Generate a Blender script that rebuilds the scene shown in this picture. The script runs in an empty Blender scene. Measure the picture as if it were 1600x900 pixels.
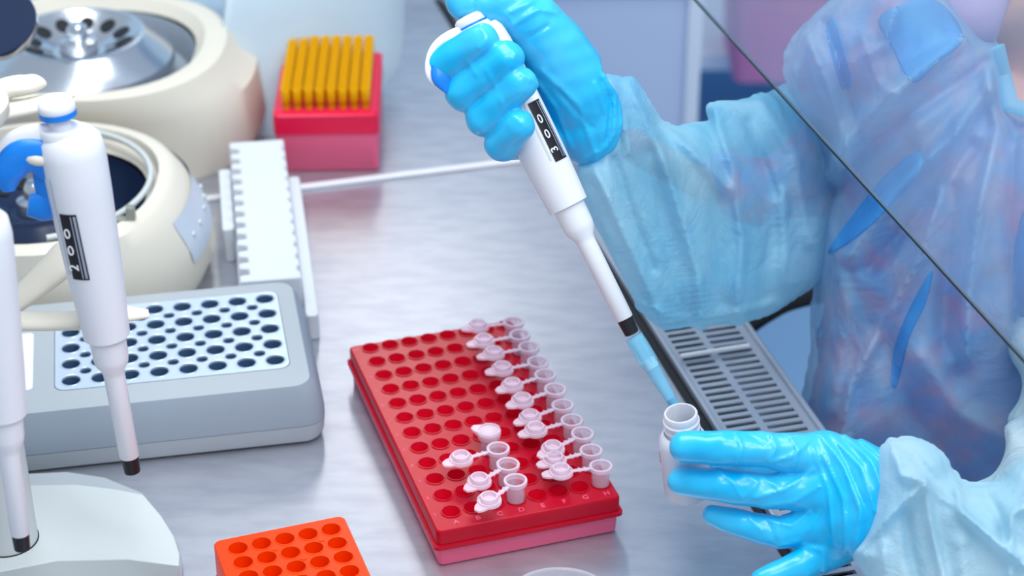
import bpy, bmesh, math, random
import numpy as np
from mathutils import Vector, Matrix

# ------------------------------------------------------------ camera, world, lights
S = bpy.context.scene
COL = S.collection
CAM = np.array([0.0, -1.2961, 0.7553])
PITCH = math.radians(30.236)          # looking down
FPX = 3200.0
RIGHT = np.array([1.0, 0, 0])
FWD = np.array([0, math.cos(PITCH), -math.sin(PITCH)])
DOWN = np.array([0, -math.sin(PITCH), -math.cos(PITCH)])
cd = bpy.data.cameras.new('camera'); cam = bpy.data.objects.new('camera', cd); COL.objects.link(cam)
cam.location = CAM; cam.rotation_euler = (math.pi/2 - PITCH, 0, 0)
cd.sensor_width = 36; cd.lens = FPX/1600*36; cd.clip_start = 0.02
cd.dof.use_dof = True; cd.dof.focus_distance = 1.19; cd.dof.aperture_fstop = 7.0
S.camera = cam
S.view_settings.view_transform = 'Standard'; S.view_settings.look = 'None'
S.view_settings.gamma = 1; S.view_settings.exposure = -0.14
w = bpy.data.worlds.new('world'); S.world = w; w.use_nodes = True
bg = w.node_tree.nodes['Background']
bg.inputs[0].default_value = (0.72, 0.85, 1.0, 1); bg.inputs[1].default_value = 0.68
def area(name, loc, target, size, sy, power, col):
    l = bpy.data.lights.new(name, 'AREA'); l.shape = 'RECTANGLE'; l.size = size; l.size_y = sy
    l.energy = power; l.color = col
    o = bpy.data.objects.new(name, l); COL.objects.link(o); o.location = loc
    o.rotation_euler = (Vector(target)-Vector(loc)).to_track_quat('-Z', 'Y').to_euler()
    return o
area('cabinet_tube_light', (-0.25, -0.15, 1.35), (0, 0, 0), 1.3, 0.35, 14, (0.93, 0.97, 1.0))
area('ceiling_panel_light', (0.9, -0.9, 1.9), (0.15, -0.1, 0.1), 0.9, 0.9, 23, (0.95, 0.97, 1.0))
area('window_light', (-0.25, 2.3, 1.5), (-0.1, 0, 0), 0.16, 1.0, 6, (1.0, 0.93, 0.84))

area('torso_fill_light', (0.25, -1.5, 1.7), (0.35, -0.05, 0.15), 0.6, 0.6, 9, (0.92, 0.97, 1.0))  # added fill without a real fixture, brightens the gowned torso

# ------------------------------------------------------------ measuring helpers
def P(px, py, t):                      # point seen at (px, py), t metres along the view axis
    return CAM + t*(FWD + RIGHT*((px-800)/FPX) + DOWN*((py-450)/FPX))
def G(px, py, z=0.0):                  # point on the plane at height z
    d = FWD + RIGHT*((px-800)/FPX) + DOWN*((py-450)/FPX)
    return CAM + d*((z-CAM[2])/d[2])
def V(a): return Vector([float(x) for x in a])
FDIR = np.array([-.262, .965, 0]); FDIR /= np.linalg.norm(FDIR)     # along the cabinet front
RDIR = np.array([FDIR[1], -FDIR[0], 0])                             # towards the user
rnd = random.Random(4)

# ------------------------------------------------------------ materials
def lin(c):
    if isinstance(c, str): c = [int(c[i:i+2], 16)/255 for i in (0, 2, 4)]
    return tuple((x/12.92 if x <= .04045 else ((x+.055)/1.055)**2.4) for x in c) + (1.0,)
def mat(name, c, rough=.4, metal=0, trans=0, coat=0, bump=0, bscale=300, c2=None, cscale=20, sub=0, ior=1.45, stretch=None, spec=.5, c2pos=(.4, .65)):
    m = bpy.data.materials.new(name); m.use_nodes = True; N = m.node_tree.nodes; L = m.node_tree.links
    b = N['Principled BSDF']
    b.inputs['Base Color'].default_value = lin(c); b.inputs['Roughness'].default_value = rough
    b.inputs['Metallic'].default_value = metal; b.inputs['Transmission Weight'].default_value = trans
    b.inputs['Coat Weight'].default_value = coat; b.inputs['IOR'].default_value = ior
    b.inputs['Specular IOR Level'].default_value = spec
    if sub:
        b.inputs['Subsurface Weight'].default_value = sub
        b.inputs['Subsurface Radius'].default_value = (.4, .6, 1); b.inputs['Subsurface Scale'].default_value = .01
    if bump or c2:
        tc = N.new('ShaderNodeTexCoord'); mp = N.new('ShaderNodeMapping')
        L.new(tc.outputs['Object'], mp.inputs[0])
        if stretch: mp.inputs['Scale'].default_value = stretch
    if bump:
        n = N.new('ShaderNodeTexNoise'); n.inputs['Scale'].default_value = bscale; n.inputs['Detail'].default_value = 3
        L.new(mp.outputs[0], n.inputs['Vector'])
        bp = N.new('ShaderNodeBump'); bp.inputs['Strength'].default_value = bump; bp.inputs['Distance'].default_value = .001
        L.new(n.outputs[0], bp.inputs['Height']); L.new(bp.outputs[0], b.inputs['Normal'])
    if c2:
        n = N.new('ShaderNodeTexNoise'); n.inputs['Scale'].default_value = cscale; n.inputs['Detail'].default_value = 4
        L.new(mp.outputs[0], n.inputs['Vector'])
        r = N.new('ShaderNodeValToRGB'); r.color_ramp.elements[0].position = c2pos[0]; r.color_ramp.elements[1].position = c2pos[1]
        r.color_ramp.elements[0].color = lin(c); r.color_ramp.elements[1].color = lin(c2)
        L.new(n.outputs[0], r.inputs[0]); L.new(r.outputs[0], b.inputs['Base Color'])
    return m
def cloth(name, c, c2, alpha, cscale=14, weave=900):     # thin non-woven cloth: partly see-through
    m = bpy.data.materials.new(name); m.use_nodes = True; N = m.node_tree.nodes; L = m.node_tree.links
    N.remove(N['Principled BSDF']); out = N['Material Output']
    tc = N.new('ShaderNodeTexCoord')
    n = N.new('ShaderNodeTexNoise'); n.inputs['Scale'].default_value = cscale; n.inputs['Detail'].default_value = 5
    L.new(tc.outputs['Object'], n.inputs['Vector'])
    r = N.new('ShaderNodeValToRGB'); r.color_ramp.elements[0].position = .35; r.color_ramp.elements[1].position = .68
    r.color_ramp.elements[0].color = lin(c); r.color_ramp.elements[1].color = lin(c2); L.new(n.outputs[0], r.inputs[0])
    v = N.new('ShaderNodeTexVoronoi'); v.inputs['Scale'].default_value = weave; L.new(tc.outputs['Object'], v.inputs['Vector'])
    bp = N.new('ShaderNodeBump'); bp.inputs['Strength'].default_value = .35; bp.inputs['Distance'].default_value = .0006
    L.new(v.outputs['Distance'], bp.inputs['Height'])
    wn = N.new('ShaderNodeTexNoise'); wn.inputs['Scale'].default_value = 26; wn.inputs['Detail'].default_value = 6; wn.inputs['Distortion'].default_value = 1.2
    L.new(tc.outputs['Object'], wn.inputs['Vector'])
    b2 = N.new('ShaderNodeBump'); b2.inputs['Strength'].default_value = .6; b2.inputs['Distance'].default_value = .008
    L.new(wn.outputs[0], b2.inputs['Height']); L.new(b2.outputs[0], bp.inputs['Normal'])
    d = N.new('ShaderNodeBsdfDiffuse'); t = N.new('ShaderNodeBsdfTranslucent'); g = N.new('ShaderNodeBsdfGlossy'); tr = N.new('ShaderNodeBsdfTransparent')
    g.inputs['Roughness'].default_value = .45
    for s in (d, t): L.new(r.outputs[0], s.inputs['Color']); L.new(bp.outputs[0], s.inputs['Normal'])
    L.new(bp.outputs[0], g.inputs['Normal'])
    a = N.new('ShaderNodeMixShader'); a.inputs[0].default_value = .4; L.new(d.outputs[0], a.inputs[1]); L.new(t.outputs[0], a.inputs[2])
    e = N.new('ShaderNodeMixShader'); e.inputs[0].default_value = .03; L.new(a.outputs[0], e.inputs[1]); L.new(g.outputs[0], e.inputs[2])
    f = N.new('ShaderNodeMixShader')
    mr = N.new('ShaderNodeMapRange'); mr.inputs['From Min'].default_value = .3; mr.inputs['From Max'].default_value = .7
    mr.inputs['To Min'].default_value = alpha-.08; mr.inputs['To Max'].default_value = alpha+.08
    L.new(n.outputs[0], mr.inputs['Value']); L.new(mr.outputs[0], f.inputs[0])
    L.new(tr.outputs[0], f.inputs[1]); L.new(e.outputs[0], f.inputs[2]); L.new(f.outputs[0], out.inputs['Surface'])
    return m
def film(name, c, alpha, rough=.1, spec=.5):    # thin clear plastic or glass sheet
    m = mat(name, c, rough, spec=spec); m.node_tree.nodes['Principled BSDF'].inputs['Alpha'].default_value = alpha
    return m
M = dict(
    steel=mat('brushed_steel', 'c4c7d0', .38, .8, bump=.02, bscale=160, c2='b8bbc6', cscale=30, stretch=(1, 3, 1)),
    grille=mat('grille_steel', 'b4bdc9', .42, .6),
    dark=mat('dark_gap', '14181f', .6),
    darkblue=mat('dark_blue_plastic', '1a2a48', .25),
    white=mat('white_plastic', 'e8e8ec', .34, sub=.05),
    comb=mat('matt_white_plastic', 'd6dae0', .55),
    cream=mat('cream_plastic', 'ddd6c7', .5),
    cream2=mat('cream_grey_plastic', 'cbd0cf', .45),
    bluep=mat('blue_plastic', '1080e0', .3),
    black=mat('black_rubber', '15121a', .4),
    silver=mat('polished_rotor', 'cdd2da', .22, .95),
    lens=film('lens_clear', 'dde6f5', .35, .08),
    red=mat('red_plastic', 'b80424', .26, sub=.12, spec=.3), well=mat('red_well_lit', 'f21038', .3, sub=.5),  # wells: same red plastic, light coming through it put into a brighter colour
    pink=mat('frosted_pink_plastic', 'f2668c', .42, trans=.15, sub=.3),
    redtray=mat('red_tray_plastic', 'e00040', .35),
    orange=mat('orange_plastic', 'ff4200', .3, sub=.2, spec=.25),
    tip=mat('yellow_tip_plastic', 'ffb400', .5, sub=.5, spec=.2),
    block=mat('grey_casing', 'aab1b6', .45),
    block2=mat('blue_grey_casing', '9aa5b1', .45),
    plate=mat('anodised_plate', 'cddcf0', .33, .35),
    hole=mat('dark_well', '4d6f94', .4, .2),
    tube=None, cap=None,
    bottle=mat('frosted_bottle', 'f2f2fa', .38, trans=.25, sub=.2),
    bin=mat('lavender_panel', 'c0d0ee', .5),
    binw=mat('pale_trim', 'dbe6f5', .5),
    wallb=mat('room_wall', '86b2d8', .8, c2='98bedd', cscale=1.5),
    ledge=mat('blue_ledge', '85b9e2', .5),
    skin=mat('skin', 'd7a898', .5, sub=.2),
    mask=mat('mauve_mask', 'b1a0c4', .7, bump=.2),
    hair=mat('dark_hair', '3a2a25', .6),
    shirt=mat('mottled_shirt', '8a82c8', .8, c2='dc5486', cscale=46, c2pos=(.44, .64)),
    
    glass=film('sash_glass', 'b8d2ee', .16, .03),
    edge=mat('glass_edge', '0a1a1c', .3),
    tipclear=film('tip_plastic', '8adcf8', .34, .12), filt=mat('tip_filter', 'e8f6fb', .6),
    liquid=mat('blue_liquid', '1aa0d8', .1, trans=.3),
    papr=mat('paper_label', 'eceff2', .5), ink=mat('label_ink', '303640', .5),
    digit=mat('digit_white', 'f5f7fa', .4), lcd=mat('display_blue_grey', 'c2ccd8', .3), lcd2=mat('display_amber', 'c9b3a3', .3),
)
M['tube'] = film('clear_tube', 'f6dcec', .30, .12)
M['cap'] = film('clear_cap', 'f8e2f0', .50, .18)
M['glove'] = mat('nitrile_glove', '00b8ee', .3, sub=.15, bump=.6, bscale=48, c2='58cdf2', cscale=11, coat=.25, c2pos=(.42, .72))
M['ribbon'] = cloth('blue_tie_cloth', '38b0f6', '70ccfa', .55)
M['gown'] = cloth('gown_cloth', '8adaf6', 'c4effb', .68)
M['gown_front'] = cloth('gown_front_cloth', '84d2f4', 'c8e8fb', .58, 18)
M['sleeve'] = cloth('sleeve_cloth', 'bce8f7', 'e0f4fb', .90)

# ------------------------------------------------------------ mesh helpers
def mkobj(name, me, m, parent=None):
    if m is not None: me.materials.append(M[m] if isinstance(m, str) else m)
    o = bpy.data.objects.new(name, me); COL.objects.link(o)
    if parent is not None: o.parent = parent
    return o
class MB:
    def __init__(s): s.bm = bmesh.new()
    def add(s, verts, faces, mx=None):
        vs = [s.bm.verts.new((mx @ Vector(v)) if mx is not None else Vector(v)) for v in verts]
        for f in faces:
            try: s.bm.faces.new([vs[i] for i in f])
            except ValueError: pass
        return s
    def box(s, size, loc=(0, 0, 0), mx=None):
        x, y, z = [a/2 for a in size]; c = Vector(loc)
        v = [c+Vector((sx*x, sy*y, sz*z)) for sz in (-1, 1) for sx, sy in ((-1, -1), (1, -1), (1, 1), (-1, 1))]
        return s.add(v, [(3, 2, 1, 0), (4, 5, 6, 7), (0, 1, 5, 4), (1, 2, 6, 5), (2, 3, 7, 6), (3, 0, 4, 7)], mx)
    def loft(s, rings, cap0=True, cap1=True, closed=True, mx=None):
        n = len(rings[0]); v = [p for r in rings for p in r]; f = []
        for k in range(len(rings)-1):
            for i in range(n if closed else n-1):
                j = (i+1) % n; f.append((k*n+i, k*n+j, (k+1)*n+j, (k+1)*n+i))
        if cap0: f.append(tuple(range(n))[::-1])
        if cap1: f.append(tuple((len(rings)-1)*n+i for i in range(n)))
        return s.add(v, f, mx)
    def lathe(s, prof, n=32, sx=1, sy=1, mx=None, cap0=True, cap1=True, ctr=None):
        rings = [[((ctr[k][0] if ctr else 0)+r*sx*math.cos(2*math.pi*i/n), (ctr[k][1] if ctr else 0)+r*sy*math.sin(2*math.pi*i/n), z) for i in range(n)] for k, (r, z) in enumerate(prof)]
        return s.loft(rings, cap0, cap1, mx=mx)
    def prism(s, outline, z0, z1, mx=None):
        return s.loft([[(x, y, z0) for x, y in outline], [(x, y, z1) for x, y in outline]], mx=mx)
    def tube(s, pts, rad, n=12, flat=1.0, up=(0, 0, 1), mx=None, sub=0):
        if sub:
            if not isinstance(rad, (list, tuple)): rad = [rad]*len(pts)
            q = [np.array([*[float(a) for a in p], r]) for p, r in zip(pts, rad)]; o = []
            for i in range(len(q)-1):
                a, b, c, d = q[max(i-1, 0)], q[i], q[i+1], q[min(i+2, len(q)-1)]
                for j in range(sub):
                    u = j/sub; o.append(.5*(2*b+(c-a)*u+(2*a-5*b+4*c-d)*u*u+(3*b-a-3*c+d)*u**3))
            o.append(q[-1]); pts = [p[:3] for p in o]; rad = [float(p[3]) for p in o]
        pts = [Vector([float(a) for a in p]) for p in pts]; rings = []
        for i, p in enumerate(pts):
            t = (pts[min(i+1, len(pts)-1)]-pts[max(i-1, 0)]).normalized()
            a = t.cross(Vector(up)); a = a.normalized() if a.length > 1e-4 else Vector((1, 0, 0)); b = a.cross(t).normalized()
            r = rad[i] if isinstance(rad, (list, tuple)) else rad
            rings.append([p+a*(r*math.cos(2*math.pi*k/n))+b*(r*flat*math.sin(2*math.pi*k/n)) for k in range(n)])
        return s.loft(rings, mx=mx)
    def holes(s, outline, loops, z, depth, lip=0, mx=None, cone=.94):
        b2 = bmesh.new()
        for lp in [outline]+loops:
            vs = [b2.verts.new((x, y, z)) for x, y in lp]
            for i in range(len(vs)): b2.edges.new((vs[i], vs[(i+1) % len(vs)]))
        bmesh.ops.triangle_fill(b2, use_beauty=True, use_dissolve=False, edges=b2.edges[:], normal=(0, 0, 1))
        b2.verts.ensure_lookup_table(); b2.verts.index_update()
        s.add([v.co.copy() for v in b2.verts], [tuple(v.index for v in f.verts) for f in b2.faces], mx); b2.free()
        for lp in loops:
            if depth is None: continue
            cx = sum(p[0] for p in lp)/len(lp); cy = sum(p[1] for p in lp)/len(lp)
            sc = lambda k, zz: [(cx+(x-cx)*k, cy+(y-cy)*k, zz) for x, y in lp]
            rs = [sc(1.14, z+.0001), sc(1.10, z+lip), sc(1.0, z+lip), sc(cone, z-depth)] if lip else [sc(1, z), sc(cone, z-depth)]
            s.loft([r[::-1] for r in rs], cap0=False, cap1=True, mx=mx)
        return s
    def build(s, name, m, parent=None, bevel=0, seg=2, smooth=40, recalc=True, merge=True):
        if merge: bmesh.ops.remove_doubles(s.bm, verts=s.bm.verts, dist=1e-6)
        if recalc: bmesh.ops.recalc_face_normals(s.bm, faces=s.bm.faces)
        me = bpy.data.meshes.new(name); s.bm.to_mesh(me); s.bm.free()
        for p in me.polygons: p.use_smooth = smooth > 0
        if smooth: me.set_sharp_from_angle(angle=math.radians(smooth))
        o = mkobj(name, me, m, parent)
        if bevel:
            b = o.modifiers.new('bevel', 'BEVEL'); b.width = bevel; b.segments = seg; b.limit_method = 'ANGLE'; b.angle_limit = math.radians(35)
            b.harden_normals = False
        return o
def rrect(x0, y0, x1, y1, r, n=5):
    o = []
    for cx, cy, a in ((x1-r, y0+r, -90), (x1-r, y1-r, 0), (x0+r, y1-r, 90), (x0+r, y0+r, 180)):
        o += [(cx+r*math.cos(math.radians(a+90*k/n)), cy+r*math.sin(math.radians(a+90*k/n))) for k in range(n+1)]
    return o
def circ(x, y, r, n=20): return [(x+r*math.cos(2*math.pi*i/n), y+r*math.sin(2*math.pi*i/n)) for i in range(n)]
def tag(o, label, cat, group=None, kind=None):
    o['label'] = label
    if cat: o['category'] = cat
    if group: o['group'] = group
    if kind: o['kind'] = kind
    return o
def empty(name, mx):
    o = bpy.data.objects.new(name, None); COL.objects.link(o); o.empty_display_size = .02
    o.matrix_world = mx if isinstance(mx, Matrix) else Matrix.Translation(V(mx))
    return o
def copy_tree(o, parent=None):
    c = o.copy(); COL.objects.link(c)
    if parent is not None: c.parent = parent
    for ch in list(o.children): copy_tree(ch, c)
    return c
def frame(origin, x, y=None, z=None):          # matrix from axes (x, y given; z by cross)
    x = Vector(x).normalized()
    if z is None: y = Vector(y); z = x.cross(y).normalized(); y = z.cross(x)
    else: z = Vector(z).normalized(); y = z.cross(x).normalized(); x = y.cross(z)
    return Matrix(((x.x, y.x, z.x, origin[0]), (x.y, y.y, z.y, origin[1]), (x.z, y.z, z.z, origin[2]), (0, 0, 0, 1)))
def text_mb(mb, body, size, mx, depth=.0002):
    c = bpy.data.curves.new('t', 'FONT'); c.body = body; c.size = size; c.extrude = depth; c.align_x = 'CENTER'; c.align_y = 'CENTER'; c.resolution_u = 4
    o = bpy.data.objects.new('t', c); COL.objects.link(o)
    me = bpy.data.meshes.new_from_object(o); bpy.data.objects.remove(o)
    mb.add([v.co.copy() for v in me.vertices], [tuple(p.vertices) for p in me.polygons], mx)
    bpy.data.meshes.remove(me); bpy.data.curves.remove(c)

# ------------------------------------------------------------ distance-field modelling (hands, body, clothes)
def surface_nets(F):
    S_ = F < 0; nx, ny, nz = F.shape
    acc = np.zeros((nx-1, ny-1, nz-1, 3), np.float32); cnt = np.zeros((nx-1, ny-1, nz-1), np.float32)
    for ax in range(3):
        o1, o2 = [a for a in range(3) if a != ax]
        lo = [slice(None)]*3; hi = [slice(None)]*3; lo[ax] = slice(0, -1); hi[ax] = slice(1, None)
        A = F[tuple(lo)]; B = F[tuple(hi)]; X = (A < 0) != (B < 0)
        T = np.where(X, A/np.where(X, A-B, 1), 0).astype(np.float32)
        for i in (0, 1):
            for j in (0, 1):
                sl = [slice(None)]*3; sl[o1] = slice(i, F.shape[o1]-1+i); sl[o2] = slice(j, F.shape[o2]-1+j)
                x = X[tuple(sl)]; t = T[tuple(sl)]
                cnt += x
                acc[..., ax] += t*x; acc[..., o1] += i*x; acc[..., o2] += j*x
    m = cnt > 0; idx = np.full(m.shape, -1, np.int64); idx[m] = np.arange(m.sum())
    v = acc[m]/cnt[m][:, None]+np.argwhere(m); quads = []
    for ax in range(3):
        o1, o2 = (ax+1) % 3, (ax+2) % 3
        lo = [slice(1, -1)]*3; hi = [slice(1, -1)]*3; lo[ax] = slice(0, -1); hi[ax] = slice(1, None)
        A = S_[tuple(lo)]; B = S_[tuple(hi)]
        for flip, Mk in ((False, A & ~B), (True, ~A & B)):
            e = np.argwhere(Mk); off = np.ones(3, int); off[ax] = 0; e = e+off
            def c(a, b):
                q = e.copy(); q[:, o1] -= a; q[:, o2] -= b; return idx[q[:, 0], q[:, 1], q[:, 2]]
            q = np.stack([c(1, 1), c(0, 1), c(0, 0), c(1, 0)], 1)
            quads.append(q[:, ::-1] if flip else q)
    return v, np.concatenate(quads)
class Field:
    def __init__(s, x0, x1, y0, y1, t0, t1, step, tstep):
        s.px = np.arange(x0, x1+step, step, dtype=np.float32); s.py = np.arange(y0, y1+step, step, dtype=np.float32); s.t = np.arange(t0, t1+tstep, tstep, dtype=np.float32)
        s.PX, s.PY = np.meshgrid(s.px, s.py, indexing='ij')
        t = s.t[None, None, :]; a = ((s.PX-800)/FPX)[..., None]; b = ((s.PY-450)/FPX)[..., None]
        s.X = np.stack([CAM[i]+t*(FWD[i]+RIGHT[i]*a+DOWN[i]*b) for i in range(3)], -1).astype(np.float32)
        s.step = step; s.ts = tstep; s.F = np.full(s.X.shape[:3], 1.0, np.float32)
    def cone(s, a, b, ra, rb, flat=None):   # tapered capsule between (px,py,t,) points, radii in metres
        A = P(*a).astype(np.float32); B = P(*b).astype(np.float32); ab = B-A; d = s.X-A
        h = np.clip((d@ab)/max(float(ab@ab), 1e-9), 0, 1)
        q = d-h[..., None]*ab
        if flat is not None:
            q = q-(q@FWD.astype(np.float32))[..., None]*FWD.astype(np.float32)*(1-1/flat)
        return np.sqrt((q*q).sum(-1))-(ra+(rb-ra)*h)
    def ell(s, c, r):
        q = (s.X-P(*c).astype(np.float32)); f = np.stack([q@RIGHT.astype(np.float32)/r[0], q@DOWN.astype(np.float32)/r[1], q@FWD.astype(np.float32)/r[2]], -1)
        n = np.sqrt((f*f).sum(-1)); return (n-1)*min(r)
    def chain(s, pts, flat=None):
        d = None
        for p, q in zip(pts[:-1], pts[1:]):
            e = s.cone(p[:3], q[:3], p[3], q[3], flat); d = e if d is None else np.minimum(d, e)
        return d
    def folds(s, fl):
        h = np.zeros_like(s.PX)
        for poly, wd, amp in fl:
            d = pdist(s.PX, s.PY, poly, False); h = h+amp*np.exp(-(d/wd)**2)
        return h
    def pillow(s, poly, tc, th, edge):     # a rounded body with this outline: tc = middle depth (fn of px,py), th = half thickness
        d = pdist(s.PX, s.PY, poly, True); ins = inside(s.PX, s.PY, poly); d = np.where(ins, d, -d)
        k = np.clip(d/edge, 0, 1); prof = np.sqrt(np.clip(1-(1-k)**2, 0, 1))*th
        tm = tc(s.PX, s.PY) if callable(tc) else tc+0*s.PX
        f = np.abs(s.t[None, None, :]-tm[..., None])-prof[..., None]
        return np.where((d > 0)[..., None], f, np.maximum(f, (-d/FPX*1.2)[..., None])).astype(np.float32)
    def build(s, name, m, parent=None, smooth=2, F=None):
        F = s.F if F is None else F
        F[0] = F[-1] = 1; F[:, 0] = F[:, -1] = 1; F[:, :, 0] = F[:, :, -1] = 1
        v, q = surface_nets(F)
        px = s.px[0]+v[:, 0]*s.step; py = s.py[0]+v[:, 1]*s.step; t = s.t[0]+v[:, 2]*s.ts
        W = CAM+t[:, None]*(FWD+RIGHT*((px-800)/FPX)[:, None]+DOWN*((py-450)/FPX)[:, None])
        me = bpy.data.meshes.new(name); me.from_pydata(W.tolist(), [], q.tolist()); me.update()
        for p in me.polygons: p.use_smooth = True
        o = mkobj(name, me, m)
        if parent is not None: o.parent = parent; o.matrix_parent_inverse = parent.matrix_world.inverted()
        if smooth:
            md = o.modifiers.new('smooth', 'SMOOTH'); md.factor = .5; md.iterations = smooth
        return o
def pdist(X, Y, poly, closed):
    d = np.full(X.shape, 1e9, np.float32); n = len(poly)
    for i in range(n if closed else n-1):
        a = poly[i]; b = poly[(i+1) % n]; ex, ey = b[0]-a[0], b[1]-a[1]
        h = np.clip(((X-a[0])*ex+(Y-a[1])*ey)/max(ex*ex+ey*ey, 1e-9), 0, 1)
        d = np.minimum(d, np.hypot(X-a[0]-h*ex, Y-a[1]-h*ey))
    return d
def inside(X, Y, poly):
    r = np.zeros(X.shape, bool); n = len(poly)
    for i in range(n):
        x0, y0 = poly[i]; x1, y1 = poly[(i+1) % n]
        if y0 == y1: continue
        c = ((y0 > Y) != (y1 > Y)) & (X < (x1-x0)*(Y-y0)/(y1-y0)+x0); r ^= c
    return r
def smin(a, b, k):
    h = np.clip(.5+.5*(b-a)/k, 0, 1); return b*(1-h)+a*h-k*h*(1-h)
def spline(pts, n=6):      # Catmull-Rom through 2-D points, closed
    o = []; L_ = len(pts)
    for i in range(L_):
        p = [np.array(pts[(i+k) % L_], float) for k in (-1, 0, 1, 2)]
        for j in range(n):
            u = j/n; o.append(tuple(.5*((2*p[1])+(-p[0]+p[2])*u+(2*p[0]-5*p[1]+4*p[2]-p[3])*u*u+(-p[0]+3*p[1]-3*p[2]+p[3])*u**3)))
    return o

# ------------------------------------------------------------ the setting
def cab(u, v, z=0): return (RDIR[0]*u+FDIR[0]*v, RDIR[1]*u+FDIR[1]*v, z)
CABM = frame((0, 0, 0), tuple(RDIR), tuple(FDIR))
def struct(mb, name, m, **k): return tag(mb.build(name, m, **k), name.replace('_', ' '), None, kind='structure')
struct(MB().box((9, 8, .02), (0, 1.2, -.76)), 'floor', 'wallb')
struct(MB().box((9, .1, 4), (0, 3.6, 1.2)), 'wall_back', 'wallb')
t_ = MB().box((1.0, 1.26, .02), (-.427, -.05, -.010), CABM)
tag(t_.build('worktop', 'steel', bevel=.002), 'brushed stainless steel worktop of the safety cabinet', 'worktop')
sw = MB().box((1.1, .02, .30), (-.38, .60, .13), CABM)
o = struct(sw, 'wall_far', mat('pale_cabinet_wall', 'c3dcec', .4)); o['label'] = 'pale blue far side wall of the cabinet'
g_ = MB().box((1.1, .006, .012), (-.38, .587, .04), CABM); mkgroove = g_.build('wall_groove', mat('groove_blue', '6d8aad', .5), o)
r_ = MB().box((.5, .006, .0035), (-.19, .195, .00185), CABM)
tag(r_.build('worktop_ridge', 'white', bevel=.001), 'thin white ridge strip running across the steel worktop', 'strip')
fp = MB().box((.004, 1.26, .7), (.1505, -.05, -.36), CABM)
tag(fp.build('cabinet_front_panel', 'grille', bevel=.002), 'steel front panel under the air grille of the cabinet', 'panel')
# front air grille
gr = empty('air_grille', CABM)
mb = MB()
for u0, u1 in ((.080, .088), (.109, .114), (.139, .148)): mb.box((u1-u0, 1.22, .0015), ((u0+u1)/2, -.05, -.00075))
k = 0
while k < 120:
    v = -.50+k*.0078; k += 1
    mb.box((.060, .0040, .00148), (.1135, v+.0039, -.00078))
mb.box((.060, .16, .0015), (.1135, -.58, -.00075)).box((.060, .14, .0015), (.1135, .50, -.00075))
mb.build('slotted_plate', 'grille', gr, smooth=0, merge=False)
MB().box((.0035, 1.22, .006), (.0815, -.05, .0005)).build('rim', 'grille', gr, bevel=.001)
MB().box((.0035, 1.22, .006), (.1465, -.05, .0005)).build('rim', 'grille', gr, bevel=.001)
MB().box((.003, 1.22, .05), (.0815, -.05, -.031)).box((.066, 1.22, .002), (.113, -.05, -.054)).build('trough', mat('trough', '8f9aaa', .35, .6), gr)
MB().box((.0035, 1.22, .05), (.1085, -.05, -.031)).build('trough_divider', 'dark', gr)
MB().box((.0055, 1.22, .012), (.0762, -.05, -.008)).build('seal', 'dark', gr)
bar = MB().tube([G(1063, 557, .004), G(1170, 540, .004)], .0019, 10)
tag(gr, 'slotted steel air grille along the front edge of the worktop', 'grille')
tag(bar.build('lifting_rod', 'white'), 'short white rod lying across the slotted steel air grille', 'rod')
# sash glass
sg = empty('sash_window', CABM)
MB().box((.002, 1.16, .60), (.1416, -.05, .5015)).build('pane', 'glass', sg)
MB().box((.0024, 1.16, .0010), (.1416, -.05, .2005)).build('pane_edge', 'edge', sg)
tag(sg, 'clear raised glass sash with a dark bottom edge in front of the gowned person', 'glass sash')
# pale bench cabinet and shelf goods seen behind
bn = empty('bench_cabinet', (.03, .85, -.75))
MB().box((.30, .5, .64), (.03, .25, .32)).build('carcass', 'bin', bn, bevel=.004)
MB().box((.32, .52, .022), (.03, .25, .651)).build('top_board', 'binw', bn, bevel=.004)
MB().box((.016, .012, .64), (.176, -.005, .32)).build('corner_trim', 'binw', bn, bevel=.003)
tag(bn, 'pale lavender bench cabinet with white edges behind the raised gloved hand', 'cabinet')
def crate(name, px, py, t, size, m, label):
    c = P(px, py, t); e = empty(name, (c[0], c[1], c[2]-size[2]/2)); w_, d_, h_ = size
    mb = MB(); rs = lambda k, z: [(x*k, y*k, z) for x, y in rrect(-w_/2, -d_/2, w_/2, d_/2, .02)]
    mb.loft([rs(.9, 0), rs(1, h_), rs(.96, h_), rs(.86, .01)]); mb.build('tub', m, e)
    MB().loft([rs(1.04, h_*.9), rs(1.04, h_), rs(.985, h_), rs(.985, h_*.9)], False, False).build('rim', m, e)
    tag(e, label, 'crate'); return e
SH = empty('wall_shelf', (.62, 2.0, 0))
MB().box((1.2, .5, .03), (0, .25, 0)).build('board', 'binw', SH, bevel=.004)
MB().box((.03, .4, .15), (-.5, .25, -.09)).build('bracket', 'binw', SH); MB().box((.03, .4, .15), (.5, .25, -.09)).build('bracket', 'binw', SH)
SH.location = (0.62, 1.62, -.54); tag(SH, 'pale shelf behind the sash carrying the pink crates', 'shelf')
for px, hh, m_, lb in ((1225, .16, mat('crate_pink', 'c57fae', .6), 'blurred magenta crate on the shelf behind the sash glass'),
                       ):
    e = crate('storage_crate', px, 95, 3.15, (.19, .2, hh), m_, lb); e.location.z = -.525
    e2 = copy_tree(e); e2.location.z = -.525+hh+.001; e2.location.x += .02; e2['label'] = 'upper magenta crate stacked on the lower one behind the sash'
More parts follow.
